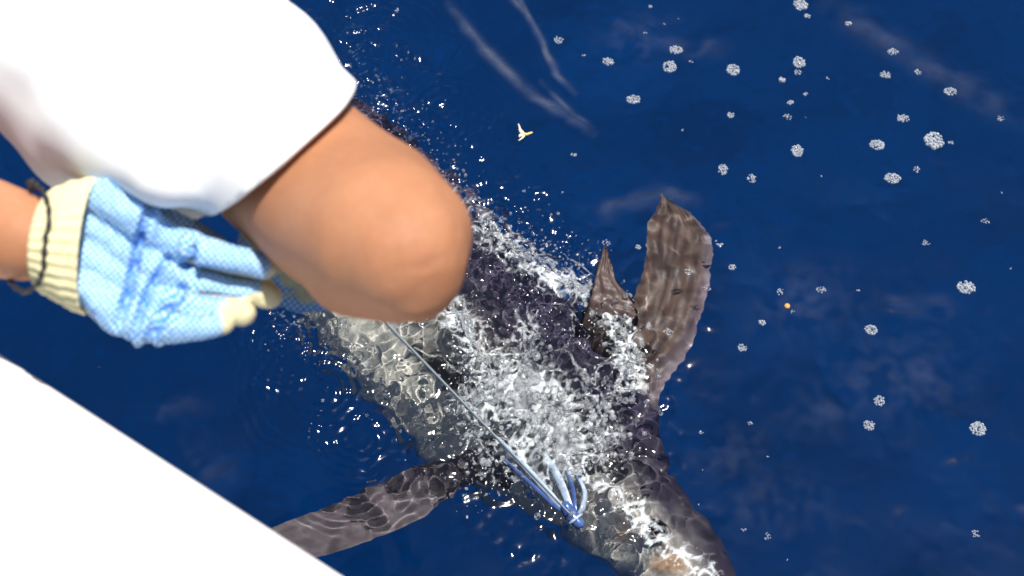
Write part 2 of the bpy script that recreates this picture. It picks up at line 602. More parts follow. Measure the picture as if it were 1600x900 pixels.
# ------------------------------------------------------------------ the boat
BZ = 0.95
E0, E1 = at_z(0, 546, BZ), at_z(550, 901, BZ)
ED = (E1 - E0).normalized()
EN = Vector((-ED.y, ED.x, 0))                     # outboard
if EN.y < 0:
    EN = -EN
boat = bpy.data.objects.new('boat', None)
COL.objects.link(boat)
boat.location = (E0 + ED * 0.3) * 1.0
boat.location.z = 0
tag(boat, 'white fibreglass boat whose side the person leans over', 'boat')

def boat_strip(name, prof, mat, s0=-2.6, s1=2.6, seg=26):
    """profile of (outboard, height) points swept along the boat's side"""
    bb = Build()
    rings = []
    for k in range(seg + 1):
        s = s0 + (s1 - s0) * k / seg
        rings.append([E0 + ED * s + EN * q + Vector((0, 0, z - BZ)) - Vector(boat.location) for q, z in prof])
    bb.rings(rings)
    o = link(name, bb.mesh(name), mat, boat)
    return o

cap = [(-0.30, BZ - 0.04), (-0.30, BZ - 0.010), (-0.296, BZ - 0.003), (-0.288, BZ)]
for k in range(9):
    a = math.pi / 2 * (1 - k / 4.0)
    cap.append((-0.014 + 0.014 * math.cos(a), BZ - 0.014 + 0.014 * math.sin(a)))
cap += [(-0.02, BZ - 0.04)]
boat_strip('gunwale', cap, M['gelcoat'])
boat_strip('hull_side', [(-0.10, BZ - 0.036), (-0.055, BZ - 0.036), (-0.09, 0.45), (-0.17, -0.05), (-0.35, -0.45), (-0.40, -0.45), (-0.21, -0.05), (-0.13, 0.45)], M['gelcoat'])
boat_strip('inner_side', [(-0.28, BZ - 0.036), (-0.25, BZ - 0.036), (-0.25, 0.20), (-0.28, 0.20)], M['gelcoat'])
boat_strip('deck', [(-2.6, 0.16), (-2.6, 0.20), (-0.24, 0.20), (-0.24, 0.16)], M['gelcoat'])

# ------------------------------------------------------------------ the person
person = bpy.data.objects.new('person', None)
COL.objects.link(person)
person.location = (-0.86, 0.5, 0.20)
tag(person, 'person in a white shirt and knit gloves bending over the side to hold the line', 'person')
PO = Vector(person.location)

def own(name, me, mat, parent=person):
    """a mesh built in world places, hung on the person"""
    a = co_array(me)
    o_p = Vector((0, 0, 0)) if parent is not person else PO
    if parent is person:
        set_co(me, a - np.array(PO))
        return link(name, me, mat, person)
    set_co(me, a - np.array(PO))
    return link(name, me, mat, parent)

SH_R = at_d(190, 66, 1.08)
EL_R = at_d(606, 384, 0.87)
WR_R = at_d(556, 394, 1.12)
MID = Vector((-0.41, 0.886, 1.08))
SH_L = Vector((-0.53, 1.03, 1.07))
EL_L = Vector((-0.63, 0.70, 0.985))
WR_L = at_d(40, 372, 1.003)
PEL = Vector((-0.88, 0.54, 1.14))
HEAD = Vector((-0.36, 1.12, 1.00))

b = Build()
# trunk, neck and head
b.chain([(PEL, .135), (PEL.lerp(MID, .5), .12), (MID, .125)])
b.chain([(SH_L, .06), (MID, .09), (SH_R, .06)])
b.chain([(MID, .07), (MID.lerp(HEAD, .45), .058), (HEAD, .06)])
b.chain([(HEAD + Vector((-.02, -.02, .05)), .085), (HEAD + Vector((.02, .03, -.02)), .078), (HEAD + Vector((.05, .05, -.09)), .045)])
hd = Vector((.52, .60, -.10)).normalized()        # where the face looks: out and down
b.cone(HEAD + hd * .07, .02, HEAD + hd * .105 + Vector((0, 0, -.03)), .013)      # nose
side = hd.cross(Vector((0, 0, 1))).normalized()
for s in (-1, 1):
    b.cone(HEAD + side * (s * .08), .012, HEAD + side * (s * .092) + Vector((0, 0, .02)), .016)   # ears
    b.cone(HEAD + hd * .065 + side * (s * .03) + Vector((0, 0, .01)), .014, HEAD + hd * .07 + side * (s * .035), .014)
# right arm: shoulder, bent elbow, forearm going down to the hand that holds the line
b.chain([(SH_R, .060), (at_d(336, 146, 1.085), .062), (at_d(452, 254, 1.03), .0622), (at_d(540, 330, .975), .0605), (at_d(600, 366, .925), .0545), (at_d(630, 392, .905), .044)], 20)
b.chain([(at_d(500, 262, 1.04), .047), (at_d(590, 328, .965), .0500), (at_d(648, 366, .925), .040)], 18)      # muscle at the back of the arm
b.chain([(at_d(630, 396, .903), .042), (at_d(642, 420, .905), .036), (at_d(656, 442, .907), .023)], 18)       # point of the elbow
b.chain([(at_d(566, 402, .945), .044), (at_d(612, 430, .920), .033)], 18)
b.chain([(at_d(600, 392, .925), .046), (at_d(566, 396, 1.00), .043), (WR_R, .030), (at_d(530, 402, 1.16), .026)], 16)
# left arm
wl = .034
b.chain([(SH_L, .06), (EL_L, .047), (EL_L.lerp(WR_L, .35), .049), (EL_L.lerp(WR_L, .9), .036), (WR_L, .0320), (at_d(98, 380, 1.010), .022)], 18)
# legs
HIPS = [PEL + Vector((-.04, -.10, -.02)), PEL + Vector((-.10, .02, -.02))]
for k, h in enumerate(HIPS):
    knee = h + Vector((-.10 + .05 * k, -.06, -.44))
    ank = Vector((h.x - .16 + .05 * k, h.y - .12, .30))
    b.chain([(h, .095), (knee, .062), (knee.lerp(ank, .35), .060), (ank, .038)])
    b.chain([(ank + Vector((-.03, -.02, -.06)), .036), (ank + Vector((.10, .07, -.07)), .032), (ank + Vector((.15, .10, -.075)), .022)])
me = fused('body', b, 0.006, 8)
a_ = co_array(me)
tip = np.array(at_d(678, 425, .88))
dd = np.linalg.norm(a_ - tip, axis=1)
n_ = normal_array(me)
cre = np.array([mnoise.noise(Vector((p[0] * 60, p[1] * 60, p[2] * 190))) for p in a_])
set_co(me, a_ + n_ * (cre * .0016 * np.exp(-(dd / .04) ** 2))[:, None])
float_attr(me, 'rough_skin', .55 * np.exp(-(dd / .038) ** 2) * np.clip(.8 + .8 * cre, 0, 1.3))       # darker, creased skin on the point of the elbow
body = own('body', me, M['skin'])

# hair
b = Build()
b.chain([(HEAD + Vector((-.03, -.03, .06)), .092), (HEAD + Vector((-.045, -.045, -.01)), .083)])
own('hair', fused('hair', b, .008, 3), M['hair'])

# shirt: loose trunk and one short wide sleeve on each arm
b = Build()
b.chain([(PEL + Vector((.05, .03, 0)), .165), (PEL.lerp(MID, .5), .165), (MID, .16)], 24)
b.chain([(SH_L, .10), (MID, .15), (at_d(205, 60, 1.12), .125)], 24)
b.chain([(at_d(300, 40, 1.11), .084), (at_d(215, 130, 1.11), .105), (at_d(250, 200, 1.09), .068)], 20)
b.chain([(at_d(250, 120, 1.10), .108), (at_d(345, 165, 1.06), .096), (at_d(430, 222, 1.025), .0735), (at_d(520, 300, .985), .070)], 24)
b.chain([(at_d(250, 210, 1.03), .054), (at_d(322, 252, 1.01), .040), (at_d(400, 300, 1.00), .03)], 20)
b.chain([(at_d(90, 80, 1.12), .068), (at_d(205, 205, 1.03), .052), (at_d(256, 266, .985), .031)], 20)
b.chain([(SH_L, .09), (SH_L.lerp(EL_L, .6), .075)], 20)
me = fused('shirt', b, 0.007, 10)
# open the sleeve: cut away what lies beyond its hem
hem = at_d(429, 229, 1.06)
hem_n = (Vector((.67, 0, 0)) - UP * .74 + FW * .28).normalized()
bm = bmesh.new()
bm.from_mesh(me)
def hem_cut(bm, co, no, reach):
    near = [f for f in bm.faces if (f.calc_center_median() - co).length < reach]
    geom = set(near)
    for f in near:
        geom.update(f.edges)
        geom.update(f.verts)
    bmesh.ops.bisect_plane(bm, geom=list(geom), dist=1e-5, plane_co=co, plane_no=no)
    dead = [v for v in bm.verts if (v.co - co).dot(no) > 1e-4 and (v.co - co).length < reach]
    bmesh.ops.delete(bm, geom=dead, context='VERTS')
hem_cut(bm, hem, hem_n, 0.22)
# soft folds in the cloth
for v in bm.verts:
    n = mnoise.noise(v.co * 9) * .006 + mnoise.noise(v.co * 22) * .0025
    v.co += v.normal * n
bm.to_mesh(me)
bm.free()
me.shade_smooth()
shirt = own('shirt', me, M['shirt'])
so = shirt.modifiers.new('cloth_thickness', 'SOLIDIFY')
so.thickness = 0.003
so.offset = -1

# shorts
b = Build()
b.chain([(PEL + Vector((.02, .02, -.02)), .15), (PEL + Vector((-.06, -.03, -.03)), .15)], 20)
for k, h in enumerate(HIPS):
    b.chain([(h, .125), (h + Vector((-.06 + .03 * k, -.035, -.27)), .105)], 20)
own('shorts', fused('shorts', b, .010, 5), M['shorts'])

# ---- gloves
def glove_attrs(me, tips, axis_n, tip_r, creases=(), cell=7.2):
    """knit lattice, coated palm side, cream tips"""
    a, n = co_array(me), normal_array(me)
    gx, gy = px_array(a)
    face = n @ np.array(axis_n)
    coat = np.clip((face - 0.02) / 0.22, 0, 1)
    for t, r in zip(tips, tip_r):
        d = np.linalg.norm(a - np.array(t), axis=1)
        coat *= np.clip((d - r) / 0.003, 0, 1)
    cr = np.zeros(len(a))
    for pts, wdt, deep_m, _ in creases:
        d, t = seg_dist(gx, gy, pts)
        g = np.exp(-0.5 * (d / wdt) ** 2) * np.clip(np.sin(np.pi * np.clip(t, .04, .96)) * 2.2, 0, 1) * (face > .1)
        cr = np.maximum(cr, g * _)
        a -= n * (g * deep_m)[:, None]
        # puckered knit beside the crease
        a += n * (np.exp(-0.5 * ((d - 2.4 * wdt) / wdt) ** 2) * deep_m * .45 * (face > .1))[:, None]
    wob = np.array([mnoise.noise(Vector(p) * 55) * .0016 + mnoise.noise(Vector(p) * 140) * .0007 for p in a])
    a += n * (wob * np.clip(face + .4, 0, 1))[:, None]
    set_co(me, a)
    float_attr(me, 'coat', coat)
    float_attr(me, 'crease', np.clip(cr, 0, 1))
    uv = me.uv_layers.new(name='lattice')
    li = np.empty(len(me.loops), dtype=np.int32)
    me.loops.foreach_get('vertex_index', li)
    w = np.stack([gx[li] / cell, gy[li] / cell], -1).astype(np.float32)
    uv.data.foreach_set('uv', w.ravel())

D = 1.0
def gp(x, y, dz=0.0):
    return at_d(x, y, D + dz)
K = D / FPX                                       # metres for a photo pixel at the glove
FINGERS = [  # base .. tip, depth, radius in pixels
    [(262, 374, .008, 27.3), (318, 392, -.008, 23.8), (372, 406, -.013, 22.8), (411, 415, -.008, 21.3)],
    [(258, 424, .010, 26.3), (318, 438, .006, 22.8), (380, 452, .006, 21.8), (421, 463, .010, 20.8)],
    [(246, 470, .010, 25.3), (300, 481, -.006, 22.3), (350, 484, -.011, 21.8), (380, 489, -.006, 20.8)],
    [(226, 508, .006, 27.3), (272, 515, -.014, 21.8), (318, 510, -.021, 20.8), (349, 503, -.018, 19.3)]]
b = Build()
for f in FINGERS:
    b.chain([(gp(x, y, dz), r * K) for x, y, dz, r in f], 16)
wr = [(146, 308), (140, 350), (133, 395), (128, 440)]
for (wx, wy), f in zip(wr, FINGERS):
    b.chain([(gp(wx - 40, wy + (380 - wy) * .25, .004), 30 * K), (gp(wx, wy, .004), 33 * K), (gp((wx + f[0][0]) / 2, (wy + f[0][1]) / 2, .006), 33 * K), (gp(f[0][0], f[0][1], .010), 28 * K)], 16)
b.chain([(gp(165, 310, -.004), 34 * K), (gp(215, 345, -.004), 32 * K), (gp(262, 375, .008), 26 * K)])     # ball of the thumb
b.chain([(gp(170, 305, .004), 30 * K), (gp(235, 330, .030), 26 * K), (gp(300, 365, .045), 23 * K), (gp(350, 395, .050), 20 * K)])   # thumb folded behind
b.chain([(gp(140, 450, .000), 32 * K), (gp(180, 488, -.004), 30 * K), (gp(232, 508, -.004), 27 * K)])     # heel of the hand
me = fused('glove', b, 0.0014, 2, .4)
to_cam = (CAM - gp(250, 420)).normalized()
CREASES = [([(232, 322), (215, 390), (203, 450), (186, 502)], 5.5, .0062, .9), ([(262, 405), (236, 450), (222, 485), (212, 522)], 4.5, .0046, .75),
           ([(287, 452), (270, 476), (250, 502), (232, 532)], 6.0, .0065, .95), ([(300, 380), (300, 408), (286, 418)], 5, .0045, .8), ([(300, 415), (350, 424), (400, 436)], 2.6, .001, .8),
           ([(292, 460), (340, 464), (378, 466)], 2.6, .001, .6), ([(262, 492), (310, 492), (350, 488)], 2.6, .001, .5), ([(120, 470), (150, 500)], 6, .001, .5)]
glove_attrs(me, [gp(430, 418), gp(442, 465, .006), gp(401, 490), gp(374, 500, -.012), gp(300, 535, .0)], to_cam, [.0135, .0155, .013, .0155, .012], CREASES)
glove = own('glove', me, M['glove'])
glove['label'] = 'sunlit glove with blue dotted palm turned up'

def make_cuff(name, c0, c1, ha0, ha1, hb, e_h, e_d, parent, n=132, ribs=33):
    """ribbed knit tube from c0 to c1; half heights ha0/ha1 along e_h, half depth hb along e_d"""
    bb = Build()
    rings = []
    ax_ = (c1 - c0)
    for k in range(15):
        t = k / 14
        c = c0 + ax_ * t
        h = ha0 + (ha1 - ha0) * t ** .8
        d = hb * (1.0 + .10 * math.sin(t * math.pi))
        ring = []
        for j in range(n):
            a = 2 * math.pi * j / n
            rb = 1 + .028 * math.cos(ribs * a) * (1 if .05 < t < .97 else .3) + .02 * math.sin(3 * a + 5 * t) + .012 * math.sin(t * 19 + 2 * math.sin(a * 2))
            ring.append(c + e_h * (h * rb * math.cos(a)) + e_d * (d * rb * math.sin(a)))
        rings.append(ring)
    inner = [[p + (rings[0][j] - p) * 0 + (c0 - p).normalized() * .003 for j, p in enumerate(rings[0])]]
    bb.rings(inner + rings, cap=False)
    return own(name, bb.mesh(name), M['cream'], parent)
e_d = FW
cuff = make_cuff('cuff', gp(70, 377), gp(146, 382), 77 * K, 108 * K, .034, (gp(142, 290) - gp(122, 470)).normalized(), e_d, glove)

# bracelet of dark cord round the wrist against the cuff, with a knot and a hanging loop
b = Build()
vis = [(52, 289, -.004), (66, 298, -.020), (75, 318, -.032), (77, 345, -.038), (71, 372, -.040), (69, 400, -.039), (66, 425, -.034), (57, 444, -.026), (42, 456, -.016), (28, 452, -.006), (16, 440, .002)]
pts = [gp(*p) for p in vis] + [gp(20, 425, .030), gp(30, 370, .042), (gp(40, 310, .030))]
pts.append(pts[0])
fine = [cr(pts, (len(pts) - 1.001) * j / 90) for j in range(91)]
fine = [p + mnoise.noise_vector(p * 160) * .0009 for p in fine]
b.tube(fine, [.0016 + .0005 * math.sin(j * 1.3) for j in range(91)], 8)
for k in range(5):
    q = gp(50 + 5 * math.sin(k * 2.1), 289 + 4 * math.cos(k * 1.7), -.004)
    b.cone(q, .0022, q + Vector((.003 * math.sin(k), .003 * math.cos(k * 2), .002)), .002, 8, 3)
own('bracelet', b.mesh('bracelet'), M['cord'])

# right glove: fist closed on the line
hx = (at_d(420, 340, 1.24) - WR_R).normalized()
pn = (UP * -0.75 + Vector((-0.5, 0, 0)) - FW * .25)
pn = (pn - hx * pn.dot(hx)).normalized()
hy = pn.cross(hx)
def hp(x, y, z):
    return WR_R + hx * x + hy * y + pn * z
b = Build()
tipsR = []
for k, (oy, ln) in enumerate(((.030, 1.0), (.010, 1.06), (-.010, 1.0), (-.029, .85))):
    c0, c1, c2, c3 = hp(.088, oy, .002), hp(.088 + .030 * ln, oy, .020), hp(.085 + .012 * ln, oy * .95, .044 * ln), hp(.068, oy * .9, .036)
    b.chain([(c0, .0125), (c1, .0120), (c2, .0112), (c3, .0098)], 14)
    b.chain([(hp(.0, oy * .7, 0), .016), (hp(.045, oy * .95, 0), .0165), (c0, .0135)], 14)
    tipsR.append(c3)
th = [hp(.02, .030, .006), hp(.055, .045, .028), hp(.082, .030, .048), hp(.092, .006, .056)]
b.chain([(th[0], .016), (th[1], .0135), (th[2], .012), (th[3], .010)], 14)
me = fused('glove', b, 0.002, 3)
glove_attrs(me, tipsR + [th[3]], pn, [.012] * 5)
gloveR = own('glove', me, M['glove'])
gloveR['label'] = 'glove half hidden behind the bent elbow'
make_cuff('cuff', hp(-.055, 0, 0), hp(.012, 0, 0), .036, .041, .033, hy, pn, gloveR)
GRIP = at_d(497, 394, 1.215)

# ------------------------------------------------------------------ the fish: one marlin, head towards the lower right of the picture
ST = [  # apparent centre, half height in pixels, depth of the axis, half breadth
    (-40, -290, 14, 0.200, .012), (60, -200, 26, 0.190, .022), (250, 0, 60, 0.175, .042), (420, 170, 110, 0.165, .065), (548, 338, 165, 0.158, .083),
    (678, 485, 182, 0.152, .092), (792, 600, 180, 0.148, .092), (890, 690, 152, 0.146, .088), (952, 768, 114, 0.142, .078),
    (1012, 828, 86, 0.138, .068), (1072, 888, 70, 0.136, .056), (1126, 950, 48, 0.138, .040), (1180, 1012, 25, 0.142, .022), (1260, 1150, 11, 0.150, .010), (1400, 1330, 4, 0.160, .004)]
cen = [under(x, y, h) for x, y, _, h, _ in ST]
av = [hw / px_scale(x, y) * 1.04 for x, y, hw, _, _ in ST]
bv = [s[4] for s in ST]
ROLL = R(22)
fish_rings, fish_tint = [], []
NS, NT = 240, 72
DARK, BELLY, BRONZE = np.array((.078, .060, .098)), np.array((.84, .80, .68)), np.array((.30, .23, .15))
def section(t):
    c = cr(cen, t)
    ax_ = (cr(cen, min(t + .05, len(ST) - 1.001)) - cr(cen, max(t - .05, 0))).normalized()
    e1 = ax_.cross(Vector((0, 0, 1))).normalized()
    if e1.y < 0 and e1.x < 0 or e1.dot(Vector((.7, .7, 0))) < 0:
        e1 = -e1
    e2 = e1.cross(ax_)
    if e2.z < 0:
        e2 = -e2
    dors = e1 * math.cos(ROLL) + e2 * math.sin(ROLL)
    lat = e2 * math.cos(ROLL) - e1 * math.sin(ROLL)
    return c, dors, lat, ax_
for i in range(NS):
    t = (len(ST) - 1.002) * i / (NS - 1)
    c, dors, lat, ax_ = section(t)
    a, bb_ = max(cr(av, t), .003), max(cr(bv, t), .003)
    ring = []
    for j in range(NT):
        th_ = 2 * math.pi * j / NT
        ca, sa = math.cos(th_), math.sin(th_)
        k = 1.0
        # gill cover edge and jaw line cut shallow grooves
        g = math.exp(-((t - (8.35 + .25 * ca)) / .035) ** 2) * (abs(sa) > .25)
        jaw = math.exp(-((ca + .45) / .07) ** 2) * (1 / (1 + math.exp(-(t - 9.3) * 8)))
        cheek = .03 * math.exp(-((t - 8.9) / .5) ** 2) * sa
        k *= 1 - .045 * g - .05 * jaw + cheek
        # body a little flatter than an ellipse towards the keel of the back
        p = c + dors * (a * k * (abs(ca) ** .92) * (1 if ca > 0 else -1)) + lat * (bb_ * k * sa)
        ring.append(p)
        m = 1 / (1 + math.exp((ca - (.10 if t < 8 else .10 + .06 * min(1, t - 8))) * -9))        # 1 on the back
        nz = mnoise.noise(p * 14) * .5 + mnoise.noise(p * 45) * .35
        m = min(1, max(0, m + .22 * nz))
        dk = DARK * (.55 + 1.3 / (1 + math.exp((t - 7.4) * 3)))          # flank tinted paler violet, painting in sunlight lost under the churned water
        col = BELLY * (1 - m) + dk * m
        br = math.exp(-((ca - .12) / .22) ** 2) * .5
        col = col * (1 - br) + BRONZE * br
        if t > 7.9 and t < 10.6 and -.55 < ca < .25:
            w = min(1, max(0, .5 + 1.6 * mnoise.noise(p * 24)))
            col = col * (1 - .85 * w) + np.array((.80, .76, .70)) * (.85 * w)
            w2 = min(1, max(0, 2.4 * mnoise.noise(p * 30 + Vector((3, 1, 2))) - .35))
            col = col * (1 - .8 * w2) + np.array((.50, .26, .11)) * (.8 * w2)
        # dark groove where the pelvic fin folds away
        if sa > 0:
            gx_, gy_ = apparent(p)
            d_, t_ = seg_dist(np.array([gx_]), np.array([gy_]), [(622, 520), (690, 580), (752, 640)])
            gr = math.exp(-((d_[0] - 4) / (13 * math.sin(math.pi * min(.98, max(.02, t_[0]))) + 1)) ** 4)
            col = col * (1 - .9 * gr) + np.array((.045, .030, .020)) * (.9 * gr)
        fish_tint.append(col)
    fish_rings.append(ring)
fb = Build()
fb.rings(fish_rings)
fish_tint += []

def blade(rows, thick, tint_a, tint_b, nu=40, nv=14, wav=.003, seed=0):
    """a fin: rows of (left point, right point) from root to tip, two skins with a lens section, ridged along its rays"""
    L = [r[0] for r in rows]
    Rr = [r[1] for r in rows]
    grid = [[None] * (2 * nv) for _ in range(nu)]
    tint = []
    for i in range(nu):
        t = (len(rows) - 1.001) * i / (nu - 1)
        p, q = cr(L, t), cr(Rr, t)
        for j in range(2 * nv):
            jj = j if j < nv else 2 * nv - 1 - j
            u = jj / (nv - 1)
            s_ = math.sin(math.pi * min(1, max(0, u))) ** .6
            x = p.lerp(q, u)
            up = 1 if j < nv else -1
            wv = wav * (mnoise.noise(Vector((u * 3.2, t * 2.2, seed))) * 1.6 + .35 * math.sin(u * 26 + 1.5 * math.sin(t * 1.7)))
            edge = .004 * mnoise.noise(Vector((t * 9, seed, 1.3))) * (1 if u in (0, 1) else 0)
            grid[i][j] = x + Vector((edge, 0, wv + up * thick * s_ * (1 - .75 * i / nu)))
            k = .5 + .9 * mnoise.noise(Vector((u * 13, t * .9, seed + 5))) + .5 * mnoise.noise(Vector((u * 34, t * 1.3, seed + 9))) + .35 * mnoise.noise(Vector((u * 4, t * 3, seed)))
            k = min(1, max(0, k))
            lil = max(0., (u - .78) / .22) * .7 if seed == 2 else 0.
            tint.append((np.array(tint_a) * (1 - k) + np.array(tint_b) * k) * (1 - lil) + np.array((.24, .19, .25)) * lil)
    fb.rings(grid)
    fish_tint.extend(tint)

# pectoral fin lifted on the far side
U = under
blade([(U(915, 560, 0.100), U(1030, 660, 0.110)), (U(958, 520, 0.090), U(1034, 606, 0.095)), (U(985, 482, 0.076), U(1072, 552, 0.088)), (U(1004, 430, 0.068), U(1097, 490, 0.084)),
       (U(1010, 385, 0.066), U(1110, 425, 0.082)), (U(1014, 350, 0.068), U(1113, 378, 0.084)), (U(1028, 328, 0.072), U(1088, 342, 0.080)), (U(1033, 305, 0.070), U(1052, 318, 0.072))],
      .006, (.055, .032, .026), (.18, .112, .080), 60, 22, .0040, 2)
# pectoral fin on the near side, lying deeper
blade([(U(800, 690, .09), U(800, 760, .10)), (U(735, 700, .10), U(772, 752, .11)), (U(680, 716, .11), U(700, 780, .12)), (U(605, 748, .12), U(632, 822, .13)),
       (U(520, 786, .13), U(545, 858, .14)), (U(435, 818, .14), U(450, 882, .15)), (U(370, 850, .15), U(385, 885, .155))],
      .006, (.105, .080, .092), (.150, .118, .128), 54, 16, .0010, 4)
# the tall dorsal fin, folded, its peak breaking the surface
dz = [(U(900, 530, .05), U(985, 560, .06)), (U(908, 500, .02), U(992, 530, .035)), (at_z(917, 474, .004), at_z(996, 498, -.006)), (at_z(924, 452, .016), at_z(990, 474, .006)),
      (at_z(930, 428, .022), at_z(964, 440, .018)), (at_z(940, 398, .026), at_z(956, 412, .024)), (at_z(944, 384, .026), at_z(947, 388, .026))]
blade(dz, .005, (.055, .034, .030), (.13, .088, .075), 44, 16, .004, 6)
# tail fin far back
tc = cen[0]
ta = (cen[0] - cen[1]).normalized()
te = ta.cross(Vector((0, 0, 1))).normalized()
for s in (-1, 1):
    blade([(tc - ta * .06, tc + ta * .03 + te * (s * .03)), (tc + te * (s * .10) + ta * .04, tc + te * (s * .09) + ta * .12), (tc + te * (s * .24) + ta * .15, tc + te * (s * .25) + ta * .18)],
          .006, (.05, .045, .06), (.09, .08, .10), 24, 8, .002, 9 + s)
me = fb.mesh('fish')
bm = bmesh.new()
bm.from_mesh(me)
bmesh.ops.recalc_face_normals(bm, faces=bm.faces)
bm.to_mesh(me)
bm.free()
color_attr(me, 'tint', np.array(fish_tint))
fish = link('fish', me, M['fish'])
tag(fish, 'dark billfish with spread fins thrashing just under the water', 'fish')
fish.cycles.is_caustics_receiver = True

# eye: dark ball in a pinkish ring
t_eye = 9.25
c, dors, lat, ax_ = section(t_eye)
ec = under(1030, 828, .030)
nv_ = (ec - c).normalized()
bm = bmesh.new()
bmesh.ops.create_uvsphere(bm, u_segments=24, v_segments=14, radius=.0125)
ax2 = ax_
bm.transform(Matrix.Translation(ec) @ Matrix(((ax2.x, ax2.cross(nv_).x, nv_.x, 0), (ax2.y, ax2.cross(nv_).y, nv_.y, 0), (ax2.z, ax2.cross(nv_).z, nv_.z, 0), (0, 0, 0, 1))) @ Matrix.Diagonal((1.25, .75, .6, 1)))
me = bpy.data.meshes.new('eye')
bm.to_mesh(me)
bm.free()
me.shade_smooth()
eye = link('eye', me, M['eye'], fish)
eye.cycles.is_caustics_receiver = True
b = Build()
u_, w_ = ax2, ax2.cross(nv_)
b.tube([ec + u_ * (.0165 * math.cos(a)) + w_ * (.0105 * math.sin(a)) for a in [2 * math.pi * k / 32 for k in range(33)]], .0026, 8)
er = link('eye_ring', b.mesh('eye_ring'), M['eye_ring'], eye)
er.cycles.is_caustics_receiver = True

# ------------------------------------------------------------------ the line and the lure
LH = at_z(893, 806, .004)
b = Build()
mid = at_z(722, 637, .16)
pts = []
for k in range(41):
    t = k / 40
    p = GRIP.lerp(LH, t)
    pts.append(p)
b.tube(pts, .0016, 8)
leader = link('fishing_line', b.mesh('fishing_line'), M['leader'])
tag(leader, 'taut pale fishing line from the gloved fist to the blue lure', 'line')
leader.cycles.is_caustics_receiver = True

lure = bpy.data.objects.new('lure', None)
COL.objects.link(lure)
lure.location = LH
tag(lure, 'blue and silver skirted lure at the mouth of the fish', 'lure')
def lure_part(name, bb, mat):
    me = bb.mesh(name)
    set_co(me, co_array(me) - np.array(LH))
    o = link(name, me, mat, lure)
    o.cycles.is_caustics_receiver = True
    return o
b = Build()
hd0, hd1 = at_z(905, 818, .002), at_z(885, 792, .010)
b.chain([(hd0, .008), (LH, .0105), (hd1, .009)], 18)
lure_part('head', b, M['lure_blue'])
b = Build()
hc, hn = at_z(899, 811, .004), (hd1 - hd0).normalized()
hu = hn.orthogonal().normalized()
hw = hn.cross(hu)
b.tube([hc + (hu * math.cos(a) + hw * math.sin(a)) * .0112 for a in [2 * math.pi * k / 28 for k in range(29)]], .0022, 8)
lure_part('collar', b, M['lure_pale'])
STR = [(((868, 782), (835, 745), (800, 708), (776, 682)), .0042, 'lure_pale'), (((884, 775), (874, 750), (862, 728), (850, 708)), .0062, 'lure_pale'),
       (((910, 795), (914, 772), (906, 752), (894, 736)), .0068, 'lure_pale'), (((897, 785), (895, 765), (890, 750), (884, 736)), .0034, 'lure_blue'),
       (((866, 790), (836, 762), (808, 736), (786, 716)), .0026, 'lure_blue')]
for k, (st, wd, mt) in enumerate(STR):
    b = Build()
    base = [at_z(893 + (st[0][0] - 885) * .5, 800, .008)] + [at_z(x, y, .009 + .004 * math.sin(i + k)) for i, (x, y) in enumerate(st)]
    pts = [cr(base, (len(base) - 1.001) * i / 18) for i in range(19)]
    b.tube(pts, [.0010 + wd * math.sin(math.pi * min(1, .2 + .78 * i / 18)) ** .6 for i in range(19)], 10, .5)
    lure_part('skirt_strand', b, M[mt])

# ------------------------------------------------------------------ splash: ropes, sheets and drops of thrown water
SPL = [([(760, 352), (820, 392), (880, 432), (940, 462), (970, 505), (985, 560), (972, 610), (945, 660)], .010, .004),
       ([(828, 488), (812, 520), (842, 548), (880, 540), (905, 520), (895, 495), (860, 478)], .006, .0028), ([(700, 482), (738, 530), (760, 580), (772, 622)], .012, .005),
       ([(718, 640), (770, 622), (800, 582), (830, 560), (815, 520)], .020, .0055), ([(770, 622), (820, 610), (868, 642), (900, 700), (884, 742)], .014, .005),
       ([(722, 642), (742, 680), (770, 716)], .008, .004), ([(640, 545), (690, 565), (735, 612), (752, 640)], .012, .0028), ([(850, 565), (890, 570), (930, 600), (960, 560)], .012, .004),
       ([(880, 650), (930, 645), (955, 690), (935, 740)], .008, .0035), ([(880, 400), (920, 430), (935, 470)], .010, .003)]
b = Build()
for pts, hz, rad in SPL:
    n = max(2, int(sum(math.hypot(q[0] - p[0], q[1] - p[1]) for p, q in zip(pts, pts[1:])) / 7))
    for rep in range(2):
        prev = None
        for k in range(n + 1):
            t = (len(pts) - 1.001) * k / n
            i = int(t)
            x = pts[i][0] + (pts[i + 1][0] - pts[i][0]) * (t - i)
            y = pts[i][1] + (pts[i + 1][1] - pts[i][1]) * (t - i)
            nz = mnoise.noise_vector(Vector((x * .03, y * .03, rep * 7.3)))
            x += nz.x * (16 + 16 * rep)
            y += nz.y * (16 + 16 * rep)
            p = at_z(x, y, 0)
            p.z = sea_height(p.x, p.y) + max(-.002, hz * (.25 + .9 * abs(nz.z)) * (1 if rep == 0 else .7))
            rr = 1.05 * rad * (.35 + .75 * abs(mnoise.noise(Vector((x * .06, y * .06, rep))))) * (1 if rep == 0 else .6)
            if prev is not None and random.random() > (.04 if rep == 0 else .16):
                b.cone(prev[0], prev[1], p, rr, 8, 2)
            prev = (p, rr)
